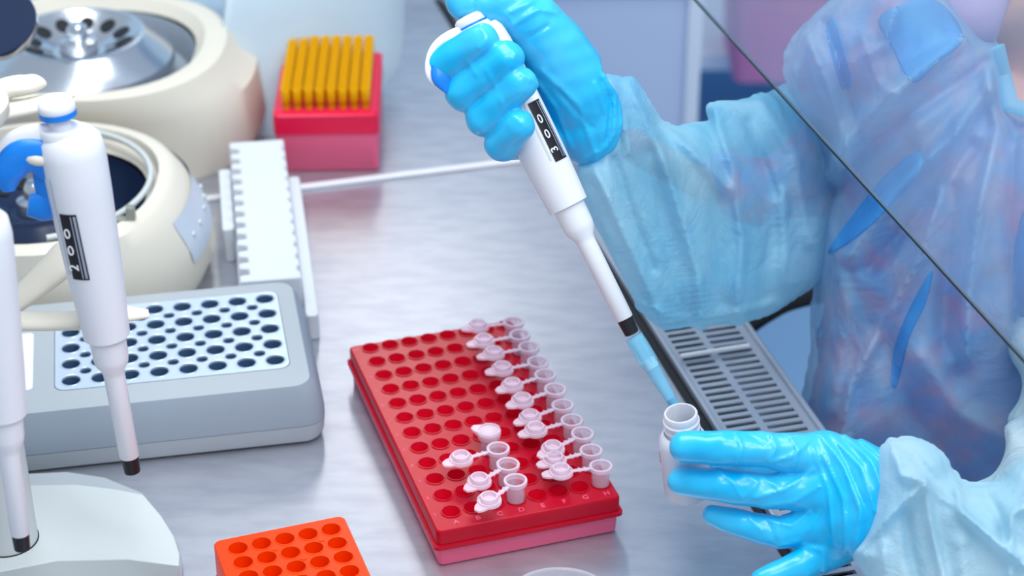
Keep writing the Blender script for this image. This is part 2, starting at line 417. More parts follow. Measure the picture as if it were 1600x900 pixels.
# armrest of the user's chair
ch = empty('office_chair', P(1215, 470, 1.62))
c0 = np.array(ch.location)
pts = [P(1165, 512, 1.60)-c0, P(1190, 486, 1.60)-c0, P(1225, 467, 1.61)-c0, P(1300, 452, 1.63)-c0, P(1420, 450, 1.65)-c0]
MB().tube(pts, [.010, .014, .015, .015, .014], 14, .5, sub=4).build('armrest', 'dark', ch)
MB().tube([P(1360, 455, 1.64)-c0, P(1360, 455, 1.64)-c0-np.array([0, 0, .35])], .012).build('armrest_post', 'dark', ch)
MB().box((.36, .36, .06), tuple(P(1480, 452, 1.66)-c0-np.array([-.07, 0, .30]))).build('seat', 'dark', ch, bevel=.02)
MB().tube([P(1480, 452, 1.66)-c0-np.array([-.02, 0, .33]), P(1480, 452, 1.66)-c0-np.array([-.02, 0, .30])-np.array([0, 0, .35])], .03).build('column', 'dark', ch)
tag(ch, 'dark chair whose curved armrest shows under the hanging right sleeve', 'chair')

# ------------------------------------------------------------ red microtube rack
RX = np.array([.9524, .3048, 0]); RY = np.array([-.3048, .9524, 0]); RP = np.array([-.0362, -.3109, 0])
RM = frame(tuple(RP), tuple(RX), tuple(RY)); CX, CY = .0135, .01755
rk = empty('microtube_rack', RM)
x0, x1, y0, y1 = -.0135, .1015, -.0165, .2
lp = [circ(i*CX, j*CY, .0056, 22) for i in range(8) for j in range(12)]
mb = MB().holes(rrect(x0+.001, y0+.001, x1-.001, y1-.001, .002, 3), [], .027, None) if False else MB()
mb.holes(rrect(x0+.001, y0+.001, x1-.001, y1-.001, .002, 3), lp, .027, None)
oring = lambda k, z, r=.003: [(x, y, z) for x, y in rrect(x0+k, y0+k, x1-k, y1-k, r, 3)]
mb.loft([oring(.001, .027, .002), oring(.0003, .0264), oring(.0, .0255), oring(0, .0165)], False, False)
mb.loft([oring(0, .0165), oring(-.0016, .0162), oring(-.0016, .0138), oring(.0008, .0135)], False, False)
wm = MB()
for l_ in lp:
    cx = sum(p[0] for p in l_)/len(l_); cy = sum(p[1] for p in l_)/len(l_); sc = lambda k, z: [(cx+(x-cx)*k, cy+(y-cy)*k, z) for x, y in l_]
    mb.loft([sc(1.13, .0271), sc(1.10, .0276), sc(1.0, .0276), sc(1.0, .0270)], False, False)
    wm.loft([sc(1.0, .0272), sc(.93, .012)], False, True)
mb.build('tube_deck', 'red', rk, smooth=35)
wm.build('well_lining', 'well', rk, smooth=50)
b_ = MB().loft([oring(.003, 0), oring(.0015, .001), oring(.0008, .0136)], True, False); b_.build('base_tray', 'pink', rk, smooth=35)
b_ = MB().loft([oring(.0008, .0136), oring(.01, .0134)], False, True); b_.build('tray_top', 'red', rk, smooth=0)
lt = MB()
for i, c in enumerate('ABCDEFGH'): text_mb(lt, c, .0055, Matrix.Translation((i*CX, -.0108, .0271)), .00015)
for j in range(12): text_mb(lt, str(j+1), .0045, Matrix.Translation((-.0098, j*CY, .0271)), .00015)
lt.build('embossed_lettering', mat('red_relief', 'e8607f', .3), rk, smooth=0)
tag(rk, 'red 96 hole microtube rack on frosted pink base, standing on the steel worktop', 'tube rack')
# microtubes
def microtube(name, closed=False):
    e = empty(name, Matrix())
    MB().lathe([(.0014, -.0125), (.0036, -.006), (.0051, .002), (.0053, .0150), (.0066, .0155), (.0068, .0168), (.0066, .0178), (.0052, .0178), (.0050, .0160), (.0046, .004), (.002, -.009)], 26, cap0=True, cap1=True).build('tube_body', 'tube', e, smooth=50)
    MB().lathe([(.0052, .0152), (.0066, .0155), (.0069, .0168), (.0067, .0180), (.0053, .0180), (.0051, .0168)], 28, cap0=False, cap1=False).build('rim', 'cap', e, smooth=50)
    cx = 0.0 if closed else .0235; zz = .0195 if closed else .0175
    c = MB(); s = -1 if closed else 1
    # disc outline with a pointed tab away from the hinge
    ol = []
    for k in range(25):
        a = math.radians(35+290*k/24+180) if not closed else math.radians(35+290*k/24)
        ol.append((cx+.0070*math.cos(a), .0070*math.sin(a)))
    tb = 1 if not closed else 1
    sx = 1 if not closed else -1
    ol = [(cx+sx*.0070*math.cos(math.radians(35+290*k/24)), .0070*math.sin(math.radians(35+290*k/24))) for k in range(25)]
    ol += [(cx+sx*.0085, -.0034), (cx+sx*.0112, -.0016), (cx+sx*.0112, .0016), (cx+sx*.0085, .0034)]
    c.prism(ol, zz-.0012, zz)
    MB_ = c
    MB_.loft([[(cx+x, y, z) for x, y in circ(0, 0, r, 22)] for r, z in ((.0050, zz), (.0049, zz+(.0034 if not closed else .0005)), (.0040, zz+(.0034 if not closed else .0005)), (.0038, zz+.0006), (.0016, zz+.0004))])
    MB_.loft([[(cx+x, y, z) for x, y in circ(0, 0, r, 22)] for r, z in ((.0068, zz), (.0067, zz+.0012), (.0061, zz+.0012), (.0060, zz))], False, False)
    MB_.build('cap', 'cap', e, smooth=40)
    if not closed:
        MB().box((.0118, .0026, .0009), (.0114, 0, .0170)).box((.0012, .0036, .0014), (.0095, 0, .0171)).box((.0012, .0036, .0014), (.0128, 0, .0171)).build('hinge_strap', 'cap', e, bevel=.0003)
    else: MB().box((.003, .003, .0045), (-.0075, 0, .0172)).build('hinge_strap', 'cap', e, bevel=.0003)
    return e
T0 = microtube('microtube')
def put_tube(o, i, j, dpx, label, group):
    b = RP+RX*(i*CX)+RY*(j*CY); ang = math.atan2(-dpx[1]/.56, dpx[0])
    o.matrix_world = Matrix.Translation((b[0], b[1], .0215+.0012*rnd.uniform(-1, 1))) @ Matrix.Rotation(rnd.uniform(-.04, .04), 4, 'X') @ Matrix.Rotation(rnd.uniform(-.04, .04), 4, 'Y') @ Matrix.Rotation(ang, 4, 'Z') @ Matrix.Scale(1.06, 4)
    tag(o, label, 'microtube', group)
ordn = ['nearest', 'second', 'third', 'fourth', 'fifth', 'sixth', 'seventh', 'eighth', 'ninth', 'tenth', 'farthest']
DH = [(-58, 8), (-52, 14), (-44, 22), (-47, 12), (-45, 17), (-47, 17), (-47, 16), (-49, 11), (-49, 11), (-47, 8), (-50, 9)]
for j, d in enumerate(DH):
    o = T0 if j == 0 else copy_tree(T0)
    n = ordn[j]+(' from the front' if 0 < j < 10 else ' one of all')
    put_tube(o, 7, j, d, 'open microtube in the right edge row of the red rack, '+n, 'open microtubes along the right edge of the red rack')
for j, d, n in ((0, (-41, 29), 'nearest one'), (1, (-42, 25), 'second from the front'), (2, (-52, 14), 'directly before the capped tube')):
    put_tube(copy_tree(T0), 3, j, d, 'open microtube in the middle of the red rack, '+n, 'open microtubes in the middle of the red rack')
TC = microtube('microtube', True)
put_tube(TC, 3, 3, (40, 12), 'closed clear microtube with capped lid in the middle of the red rack', None)

# ------------------------------------------------------------ orange rack
OM = frame(tuple(G(372, 857, .03)*np.array([1, 1, 0])), tuple(G(517.5, 827.6, .03)-G(372, 857, .03)), (-.3, .95, 0))
px_ = float(np.linalg.norm(G(517.5, 827.6, .03)-G(372, 857, .03)))/4
ork = empty('microtube_rack', OM)
lp = [circ(i*px_, -j*px_*1.0, .0056, 24) for i in range(5) for j in range(10)]
oo = lambda k, z: [(x, y, z) for x, y in rrect(-.0125+k, -.150+k, 4*px_+.0105-k, .0115-k, .004, 4)]
mb = MB().holes(rrect(-.0120, -.1495, 4*px_+.0100, .0110, .004, 4), lp, .03, .022, lip=.0004, cone=.8)
mb.loft([oo(.0005, .03), oo(0, .0292), oo(0, .006), oo(-.001, .0055), oo(-.001, 0)], False, True); mb.build('tube_deck', 'orange', ork, smooth=35)
nb = MB()
for i, j in ((1, 1), (2, 2), (3, 1)): nb.lathe([(.0018, .03), (.0018, .0306), (.0012, .0306)], 14, mx=Matrix.Translation(((i+.5)*px_-px_*.5+.006, -(j-.45)*px_, 0)))
nb.build('locating_stub', 'orange', ork)
tag(ork, 'bright orange tube rack with round empty wells at the front of the worktop', 'tube rack')

# ------------------------------------------------------------ heating block
HO = (-.15386, -.16993, 0); HX = (.98215, .1881, 0)
HM = frame(HO, HX, (-.1881, .98215, 0)); hb = empty('heating_block', HM)
def hr(ax, bx, ay, by, r, z): return [(x, y, z) for x, y in rrect(ax, ay, bx, by, r, 6)]
L0 = -.25
MB().loft([hr(L0, .0255, -.034, .104, .012, .002), hr(L0, .0275, -.0355, .105, .013, .006), hr(L0, .0285, -.0365, .106, .014, .0150)]).build('lower_casing', 'block', hb, smooth=50)
MB().loft([hr(L0+.001, .0265, -.035, .105, .014, .0148), hr(L0+.001, .0265, -.035, .105, .014, .0158)]).build('seam', 'dark', hb)
MB().loft([hr(L0, .0285, -.0367, .106, .014, .0155), hr(L0, .0285, -.0372, .106, .014, .022), hr(L0, .0262, -.0362, .105, .014, .032), hr(L0, .0235, -.0348, .103, .014, .040), hr(L0, .0200, -.0332, .101, .012, .0445)], True, False).build('upper_casing', 'block2', hb, smooth=50)
PXH, PYH = .01863, .01988
po = rrect(-.1410, -.0110, .0092, .0895, .007, 5)
MB().holes([(x, y) for x, y, _ in hr(L0, .0200, -.0332, .101, .012, 0)], [po], .0445, None).build('top_face', 'block', hb, smooth=0)
lp = [circ(-i*PXH, j*PYH, .0060, 22) for i in range(8) for j in range(5)]+[circ(-(i+.5)*PXH, (j+.5)*PYH, .0037, 18) for i in range(7) for j in range(4)]
pm = MB().holes(rrect(-.1406, -.0106, .0088, .0891, .0068, 5), lp, .0448, None); pm.loft([[(x, y, z) for x, y in rrect(-.1406, -.0106, .0088, .0891, .0068, 5)] for z in (.0448, .043)], False, False)
for l_ in lp:
    cx = sum(p[0] for p in l_)/len(l_); cy = sum(p[1] for p in l_)/len(l_)
    pm.loft([[(cx+(x-cx)*k, cy+(y-cy)*k, z) for x, y in l_] for k, z in ((1.18, .0449), (1.12, .0453), (1.0, .0450), (1.0, .0435))], False, False)
pm.build('aluminium_plate', 'plate', hb, smooth=40)
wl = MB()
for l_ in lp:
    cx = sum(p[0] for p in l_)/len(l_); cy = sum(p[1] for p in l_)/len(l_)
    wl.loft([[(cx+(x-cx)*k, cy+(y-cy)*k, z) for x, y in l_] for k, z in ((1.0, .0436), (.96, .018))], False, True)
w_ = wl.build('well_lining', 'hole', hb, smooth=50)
MB().prism(rrect(-.196, -.006, -.1545, .064, .003, 3), .0445, .0449).build('label_plate', 'papr', hb, smooth=0)
ik = MB()
for k in range(9): ik.box((.0035, .0022+.001*(k % 3), .0002), (-.1725+.0006*(k % 2), .058-.0036*k, .0450))
ik.tube([(-.178, .022, .0451), (-.170, .020, .0451), (-.164, .015, .0451), (-.168, .010, .0451), (-.174, .013, .0451)], .0006, 6)
ik.build('label_print', 'ink', hb, smooth=0)
tag(hb, 'grey dry heating block with perforated metal plate, behind the red rack', 'heating block')

# ------------------------------------------------------------ pipettes
def pipette(mx, label, digits, clamp=True, wrot=-12, wz=0, reach=1.0, fat=1, press=0):
    e = empty('pipette', mx)
    MB().lathe([(.0034, 0), (.0043, .0006), (.0048, .0105)], 24).build('nozzle', 'black', e)
    MB().lathe([(.0049, .0100), (.0053, .0105), (.0056, .060), (.0060, .063), (.0086, .0675), (.0092, .071), (.0095, .0840)], 40).build('shaft', 'white', e)
    MB().lathe([(.0112, .0835), (.0120, .0838), (.0122, .088), (.0138-.0005*(1-fat), .112), (.0138+.0010*fat, .135), (.0138+.0022*fat, .165), (.0138+.0026*fat, .186), (.0130+.0022*fat, .1945), (.0110, .1985)], 44, 1, 1.0).build('handle', 'white', e, smooth=45)
    hk = [(.004, 0, .1935), (.014, 0, .1965), (.024, 0, .1965), (.031, 0, .1925), (.0355, 0, .1855), (.037, 0, .179)]
    hk = [(x*reach, y, z) for x, y, z in hk]
    MB().tube(hk, [.0085, .0082, .0072, .0068, .0062, .003], 20, .40, (0, 1, 0), sub=5).build('finger_hook', 'white', e, smooth=60)
    bl = [(.010, 0, .181), (.0155, 0, .188), (.024, 0, .1900), (.0295, 0, .1865), (.033, 0, .181), (.0338, 0, .173)]
    bl = [(x*reach, y, z) for x, y, z in bl]
    MB().tube([(x, y+.0028, z) for x, y, z in bl], [.0092, .0092, .0088, .0085, .0078, .003], 20, .40, (0, 1, 0), sub=5).build('hook_lining', 'bluep', e, smooth=60)
    if clamp: MB().tube([(.0112, 0, .184), (.0120, 0, .172), (.0115, 0, .160)], [.0095, .0095, .009], 16, .38, (0, 1, 0)).tube([(.011, 0, .161), (.020, 0, .161), (.026, 0, .163)], [.0085, .008, .006], 14, .45, (0, 1, 0)).build('side_grip', 'bluep', e, smooth=60)
    # button set a little off the axis
    B = Matrix.Translation((.0035, 0, 0))
    MB().lathe([(.0105, .1950), (.0108, .1995), (.0100, .2010), (.0055, .2010), (.0055, .2075-press)], 32, mx=B).build('plunger', 'white', e, smooth=45)
    B = Matrix.Translation((.0035, 0, -press))
    MB().lathe([(.0082, .2062), (.0093, .2070), (.0093, .2098)], 32, mx=B).build('button_ring', 'bluep', e)
    MB().lathe([(.0090, .2096), (.0093, .2104), (.0090, .2135), (.0072, .2150), (.003, .2155)], 32, mx=B).build('button', 'white', e, smooth=60)
    W = Matrix.Translation((0, 0, wz)) @ Matrix.Rotation(math.radians(wrot), 4, 'Z')
    def strip(x0, x1, z0, z1, y): 
        n = 6; return [[(x0+(x1-x0)*i/n, math.sqrt(max(y*y-(x0+(x1-x0)*i/n)**2, 0)), z) for i in range(n+1)] for z in np.linspace(z0, z1, 6)]
    def prof(z): return np.interp(z+wz, [.112, .135, .165, .186], [.0138-.0005*(1-fat), .0138+.0010*fat, .0138+.0022*fat, .0138+.0026*fat])
    def patch(x0, x1, z0, z1, dy):
        rings = []
        for z in np.linspace(z0, z1, 8):
            y = prof(z)+dy; rings.append([(x0+(x1-x0)*i/6, math.sqrt(y*y-(x0+(x1-x0)*i/6)**2), float(z)) for i in range(7)])
        return rings
    MB().loft(patch(-.0046, .0048, .110, .147, .0003), False, False, False, mx=W).build('volume_window', 'black', e)
    m2 = MB(); m2.loft(patch(-.0040, -.0028, .111, .146, .0005), False, False, False, mx=W); m2.loft(patch(-.0018, -.0012, .111, .146, .0005), False, False, False, mx=W); m2.build('window_ribs', 'silver', e)
    dm = MB()
    for k, c in enumerate(digits):
        z = .136-.0095*k; text_mb(dm, c, .0075, W @ Matrix.Translation((.0022, float(prof(z))+.0004, z)) @ Matrix.Rotation(math.radians(90), 4, 'X') @ Matrix.Rotation(math.pi, 4, 'Y') @ Matrix.Rotation(math.radians(90 if k == 2 else 0), 4, 'Z'), .0002)
    dm.build('volume_digits', 'digit', e, smooth=0, recalc=False)
    # tall shallow groove at the side of the handle
    MB().loft(patch(.0062, .0072, .112, .165, .0002), False, False, False, mx=W).build('side_groove', 'cream2', e)
    return tag(e, label, 'pipette')
def aim(bot, top, hookdir): # z from nozzle to button
    b = np.array(bot); z = Vector(V(top)-V(bot)).normalized(); return frame(tuple(b), tuple(hookdir), z=tuple(z))
HP = pipette(aim(P(988, 522, 1.195), P(755, 55, 1.180), (-1, -.55, -.05)), 'white and blue pipette with a clear tip gripped in the raised gloved hand', '003', clamp=False, wrot=16, fat=0, press=.0075,  reach=1.06)
# disposable tip on it
tb, tt = P(1062, 647, 1.198), P(990, 526, 1.1948); TMx = aim(tb, tt, (-1, 0, 0)); TL = float(np.linalg.norm(tb-tt))
te = empty('pipette_tip', TMx)
MB().lathe([(.0022, 0), (.0030, .002), (.0040, TL*.42), (.0043, TL*.60), (.0050, TL*.62), (.0054, TL*.97), (.0056, TL), (.0051, TL), (.0047, TL*.62), (.0038, TL*.42), (.0018, .0005)], 30, cap0=False, cap1=False).build('tip_wall', 'tipclear', te)
MB().lathe([(.0044, TL*.60), (.0046, TL*.70)], 20).build('filter', 'filt', te)
MB().lathe([(.0017, .001), (.0027, .0105)], 20).build('liquid', 'liquid', te)
rb = MB()
for k in range(10): rb.box((.0004, .0003, TL*.28), (.0054*math.cos(k*.628), .0054*math.sin(k*.628), TL*.80))
rb.build('collar_ribs', 'tipclear', te)
tag(te, 'translucent blue filter tip with liquid on the held pipette, dipping into the bottle', 'pipette tip')
pipette(aim(P(207, 738, 1.165), P(101, 172, 1.065), (-1, -.25, 0)) @ Matrix.Scale(1.06, 4), 'white and blue pipette hanging on the stand above the heating block', '002', wrot=-30, wz=.013)
pipette(aim(P(35, 858, 1.10), P(-48, 260, 1.00), (-1, -.25, 0)), 'white pipette hanging at the left picture edge in front of the stand column', '001', wrot=-30, wz=.013)

# ------------------------------------------------------------ pipette stand
sb = G(12, 838, .03); st = empty('pipette_stand', (sb[0], sb[1], 0)); s0 = np.array([sb[0], sb[1], 0])
def gl(pts, z): return [tuple((G(x, y, z)-s0)[:2]) for x, y in pts]
ou = gl([(45, 758), (120, 757), (185, 765), (224, 773), (252, 806), (272, 838), (281, 866), (280, 884), (200, 873), (90, 875), (0, 893), (-120, 900), (-170, 850), (-120, 790), (-40, 765)], .028)
lo = gl([(45, 738), (105, 735), (165, 744), (224, 768), (256, 812), (278, 845), (285, 880), (284, 930), (200, 960), (60, 975), (-80, 960), (-180, 900), (-180, 830), (-120, 770), (-40, 752)], .012)
MB().loft([[(x, y, 0) for x, y in lo], [(x, y, .012) for x, y in lo]]).build('foot', 'block', st, bevel=.002)
lo2 = [(x*.985, y*.985-.0005) for x, y in gl([(45, 758), (120, 757), (185, 765), (224, 774), (253, 808), (274, 840), (283, 870), (283, 910), (200, 910), (90, 915), (0, 925), (-120, 925), (-172, 850), (-120, 790), (-40, 765)], .012)]
MB().loft([[(x, y, .011) for x, y in lo2], [(x, y, .028) for x, y in ou]]).build('base_cover', 'cream2', st, bevel=.0008)
MB().lathe([(.0178, .0275), (.0178, .0285)], 40).build('column_ring', 'dark', st)
MB().lathe([(.0172, .028), (.0165, .12), (.0155, .30), (.012, .305)], 40).build('column', 'cream2', st)
def sp(px, py, t): return P(px, py, t)-s0
def arm(pts, r, fl=.45): MB().tube([sp(*p) for p in pts], r, 16, fl, sub=4).build('arm', 'cream', st, smooth=60)
arm([(-40, 500, 1.14), (30, 502, 1.135), (120, 500, 1.135), (170, 492, 1.135), (232, 490, 1.14)], [.009, .0085, .009, .0095, .004])
arm([(10, 482, 1.15), (45, 455, 1.155), (85, 420, 1.16), (112, 392, 1.165), (120, 380, 1.17)], [.009, .0105, .0125, .012, .003])
arm([(-40, 228, 1.07), (30, 236, 1.07), (60, 246, 1.07), (78, 250, 1.07)], [.007, .0068, .0062, .004], .7)
arm([(-40, 160, 1.13), (10, 138, 1.13), (40, 132, 1.13), (58, 126, 1.135)], [.012, .011, .010, .008])
arm([(-20, 180, 1.12), (50, 166, 1.125), (90, 155, 1.13), (114, 148, 1.135)], [.008, .0085, .007, .002])
MB().lathe([(.03, .295), (.034, .300), (.034, .306), (.028, .310)], 40).build('carousel', 'cream', st)
tag(st, 'cream pipette stand with round base, column and curved arms at the left edge', 'pipette stand')

# ------------------------------------------------------------ bottle
bm_ = aim(P(1076, 757, 1.182), P(1066, 648, 1.154), (-1, 0, 0)); bo = empty('sample_bottle', bm_)
bo.location = V(P(1075, 770, 1.184)); bo.scale = (1.06, 1.06, 1.1); bl = .0525
MB().lathe([(.0095, 0), (.0118, .0008), (.0128, .003), (.0131, .0335), (.0128, .0365), (.0112, .0395), (.0100, .0405), (.0100, .0412)], 40, cap1=False).build('bottle_body', 'bottle', bo, smooth=50)
MB().lathe([(r*.92, z) for r, z in [(.0098, .0405), (.0098, .0424), (.0107, .0430), (.0107, .0440), (.0098, .0446), (.0098, .0466), (.0107, .0472), (.0107, .0482), (.0098, .0488), (.0098, bl), (.0094, bl+.0005), (.0085, bl+.0005), (.0082, bl-.001), (.0082, .041)]], 40, cap0=False, cap1=False).build('threaded_neck', 'bottle', bo, smooth=50)
MB().lathe([(.0085, .002), (.0098, .004), (.0100, .012)], 30).build('blue_liquid', 'liquid', bo)
MB().box((.0006, .0006, .007), (.0130, -.002, .024)).build('red_mark', 'red', bo)
tag(bo, 'small frosted white plastic bottle with threaded neck held between gloved fingers', 'bottle')

# ------------------------------------------------------------ petri dish at the bottom edge
c = G(875, 968, 0); pd = empty('petri_dish', c)
MB().lathe([(.030, 0), (.0315, .001), (.0315, .011), (.0325, .0115), (.0325, .0125), (.031, .0125), (.0305, .002), (.029, .0015)], 60).build('dish', film('dish_clear', 'eef2f8', .22, .06), pd)
tag(pd, 'round clear plastic dish at the bottom edge before the red rack', 'dish')
# ------------------------------------------------------------ white comb rack
WX = RDIR; WY = np.array([-.152, .988, 0]); WY /= np.linalg.norm(WY)
wo = G(375, 440, .04); WM = frame((wo[0], wo[1], 0), tuple(np.array([WY[1], -WY[0], 0])), tuple(WY)); wr = empty('tube_comb_rack', WM)
# upper slab with rows of notches, wider base step at right
ol = [(0.0, -.10)]
def comb(x, sgn, ys, d=.0042, r=.0042):
    o = []
    for y in ys: o += [(x, y-r), (x+sgn*d, y-r*.8), (x+sgn*d, y+r*.8), (x, y+r)]
    return o
ys = [.014+k*.0175 for k in range(12)]
right = comb(.0428, -1, ys, .0022); left = comb(0, 1, ys, .007, .0052)[::-1]
outl = [(0, .0), (.0428, .0)]+right+[(.0428, .222), (0, .222)]+left
MB().prism(outl, .018, .040).build('notched_top', 'comb', wr, bevel=.0012)
MB().prism(rrect(-.001, -.001, .0434, .223, .004), .002, .018).build('body', 'comb', wr, bevel=.001)
MB().prism(rrect(.0436, -.020, .0525, .195, .003), 0, .020).build('side_ledge', 'comb', wr, bevel=.001)
MB().prism(rrect(-.010, .10, -.001, .20, .003), 0, .028).build('rear_ledge', 'comb', wr, bevel=.001)
tag(wr, 'long white notched tube rack lying between the centrifuge and the tip box', 'tube rack')

# ------------------------------------------------------------ pipette tip box
tx = (G(592, 268, 0)-G(434, 270, 0)); tx[2] = 0; tw = float(np.linalg.norm(tx)); o0 = G(434, 269, 0)
TM = frame((o0[0], o0[1], 0), tuple(tx), (-.05, .99, 0)); tbx = empty('tip_box', TM)
rr = lambda k, z, D=.122: [(x, y, z) for x, y in rrect(k, k, tw-k, D-k, .004, 4)]
MB().loft([rr(.002, 0), rr(0, .002), rr(0, .0345)]).build('base_box', 'pink', tbx, smooth=45)
tp = [circ(tw/2+(i-3.5)*.0091, .061+(j-5.5)*.0091, .0030, 10) for i in range(8) for j in range(12)]
tt_ = MB().loft([rr(-.0012, .034), rr(-.0012, .050), rr(.0005, .0515)], True, False)
tt_.holes(rrect(.0005, .0005, tw-.0005, .1215, .004, 4), tp, .0515, .012); tt_.build('tray', 'redtray', tbx, smooth=45)
tag(tbx, 'red and pink tip box filled with yellow tips on the far worktop', 'tip box')
def tipobj():
    return MB().lathe([(.0010, .018), (.0026, .045), (.0030, .056), (.0038, .0565), (.0040, .068), (.0033, .068), (.0028, .050)], 12, cap1=False).build('yellow_pipette_tip', 'tip', None, smooth=60)
tp0 = tipobj(); tp0.matrix_world = TM
first = True
for i in range(8):
    for j in range(12):
        o = tp0 if first else tp0.copy()
        if not first: COL.objects.link(o)
        first = False
        o.matrix_world = TM @ Matrix.Translation((tw/2+(i-3.5)*.0091, .061+(j-5.5)*.0091, .002))
        tag(o, 'yellow pipette tip standing in the red tip box', 'pipette tip', 'yellow tips in the red tip box')

# ------------------------------------------------------------ centrifuges
def egg(cx, cy, rx, ry, z, n=48, p=2.3): 
    o = []
    for i in range(n):
        a = 2*math.pi*i/n; c, s = math.cos(a), math.sin(a)
        o.append((cx+rx*math.copysign(abs(c)**(2/p), c), cy+ry*math.copysign(abs(s)**(2/p), s), z))
    return o
def rotor(e, r, m, m2, z, skirt):
    # stepped skirt, sloping ring with oval pockets, domed nut
    MB().lathe([(r*1.0, z-.030), (r*1.45, z-.024), (r*1.42, z-.018), (r*1.06, z-.002), (r*1.03, z+.0015), (r*.96, z+.002), (r*.90, z-.001), (r*.42, z-.012), (r*.40, z-.013)], 64, cap1=True).build('rotor', m, e, smooth=35)
    pk = MB()
    for k in range(12):
        a = 2*math.pi*k/12; Mx = Matrix.Rotation(a, 4, 'Z') @ Matrix.Translation((r*.70, 0, z-.0058)) @ Matrix.Rotation(math.radians(-21), 4, 'Y')
        pk.lathe([(r*.115, -.002), (r*.115, .0012)], 16, 1.25, 1, mx=Mx)
    pk.build('tube_pockets', 'dark', e)
    MB().lathe([(r*.30, z-.0125), (r*.28, z-.004), (r*.16, z-.002), (r*.16, z+.006), (r*.10, z+.010), (r*.04, z+.0105)], 32).build('rotor_nut', m2, e, smooth=40)
# nearer centrifuge with the dark rotor
cc = P(52, 292, 1.475); c2 = empty('centrifuge', (cc[0], cc[1], 0)); zt = float(cc[2])
tr = .088
def at2(px, py, z): q = G(px, py, z); return q[0]-cc[0], q[1]-cc[1]
MB().loft([egg(.004, .006, .108, .108, 0), egg(.005, .006, .114, .112, .006), egg(.008, .006, .118, .108, .022), egg(.007, .004, .114, .107, .045), egg(.003, .002, .107, .105, zt-.010), egg(.003, 0, .098, .104, zt+.001), egg(.002, 0, .094, .100, zt+.004), egg(0, 0, .089, .093, zt+.004), egg(0, 0, .087, .091, zt-.004), egg(0, 0, .080, .082, zt-.010)], True, False).build('body', 'cream', c2, smooth=35)
MB().loft([egg(0, 0, .080, .082, zt-.010, p=2.0), egg(0, 0, .077, .079, zt-.030, p=2.0), egg(0, 0, .060, .060, zt-.045, p=2.0)], False, True).build('bowl', 'darkblue', c2, smooth=50)
rotor(c2, .047, 'darkblue', 'silver', zt-.006, 1)
MB().tube([(.084*math.cos(a), .088*math.sin(a), zt+.004) for a in np.linspace(-1.25, 1.2, 24)], .0022, 10).build('lid_seal', 'cream2', c2)
lt_ = MB().box((.022, .007, .006), (.070, -.056, zt+.002)).box((.006, .007, .016), (.080, -.056, zt+.006)); lt_.build('latch', mat('latch_grey', '8b8d84', .4), c2, bevel=.001)
def bodyr(z, a):
    zz = [.022, .045, zt-.010]; cx = np.interp(z, zz, [.008, .007, .003]); rx = np.interp(z, zz, [.118, .114, .107]); ry = np.interp(z, zz, [.108, .107, .105])
    c, s = math.cos(a), math.sin(a); return (cx+(rx+.0008)*math.copysign(abs(c)**(2/2.3), c), .004+(ry+.0008)*math.copysign(abs(s)**(2/2.3), s), z)
def bpatch(a0, a1, z0, z1): return [[bodyr(z, a) for a in np.linspace(a0, a1, 14)] for z in np.linspace(z0, z1, 5)]
cp = MB().loft(bpatch(-.35, .95, .034, .066), False, False, False).build('control_panel', 'lcd', c2)
MB().loft([[(x*1.006, y*1.006, z) for x, y, z in r] for r in bpatch(.55, .75, .042, .062)], False, False, False).build('display', 'lcd2', cp)
kb = MB()
for k in range(5):
    x, y, z = bodyr(.050, .38-.15*k); kb.lathe([(.0022, -.0005), (.0020, .0012), (.0010, .0014)], 12, mx=Matrix.Translation((x, y, z)) @ Matrix.Rotation(math.radians(85), 4, 'Y'))
kb.build('button', 'cream2', cp)

def on(px, py, t): q = P(px, py, t); return Vector((q[0]-cc[0], q[1]-cc[1], q[2]))
tag(c2, 'cream benchtop centrifuge with open dark blue rotor behind the pipette stand', 'centrifuge', None)
# farther centrifuge with the steel rotor
dd = P(122, 62, 1.67); c1 = empty('centrifuge', (dd[0], dd[1], 0)); zt1 = float(dd[2])
MB().loft([egg(.022, .01, .118, .105, 0), egg(.024, .01, .124, .11, .02), egg(.020, .008, .122, .112, .06), egg(.014, .002, .116, .112, zt1-.02), egg(.010, 0, .110, .110, zt1-.004), egg(.008, 0, .106, .106, zt1-.002), egg(.004, 0, .098, .098, zt1-.003), egg(.002, 0, .092, .092, zt1-.012)], True, False).build('body', 'cream', c1, smooth=35)
MB().loft([egg(.002, 0, .092, .092, zt1-.012, p=2.0), egg(0, 0, .088, .088, zt1-.035, p=2.0), egg(0, 0, .06, .06, zt1-.045, p=2.0)], False, True).build('bowl', 'block2', c1, smooth=50)
rotor(c1, .053, 'silver', 'silver', zt1+.004, 1)
MB().box((.012, .006, .004), (.092, -.06, zt1-.006)).build('latch', 'dark', c1, bevel=.001)
# raised clear lid hinged at the back right
LB = np.array([cc[0], cc[1], 0])
lid = MB()
D0 = np.array([dd[0], dd[1], 0])
ld = [[P(x, y, t)-D0 for x, y in row] for t, row in ((1.70, [(305, 215), (330, 120), (345, 20), (350, -60)]), (1.72, [(430, 228), (470, 120), (480, 20), (480, -60)]), (1.76, [(560, 185), (590, 120), (600, 20), (600, -60)]), (1.80, [(600, 140), (632, 110), (636, 20), (636, -60)]))]
vs = [p for r in ld for p in r]
lid.add([tuple(v) for v in vs], [(i*4+j, i*4+j+1, i*4+4+j+1, i*4+4+j) for i in range(3) for j in range(3)])
lo_ = lid.build('clear_lid', film('lid_clear', 'd2e3ea', .45, .12), c1, smooth=60)
so = lo_.modifiers.new('thick', 'SOLIDIFY'); so.thickness = .002
sb_ = lo_.modifiers.new('sub', 'SUBSURF'); sb_.levels = sb_.render_levels = 2
tag(c1, 'cream centrifuge with polished steel rotor and raised clear lid in the far left corner', 'centrifuge', None)
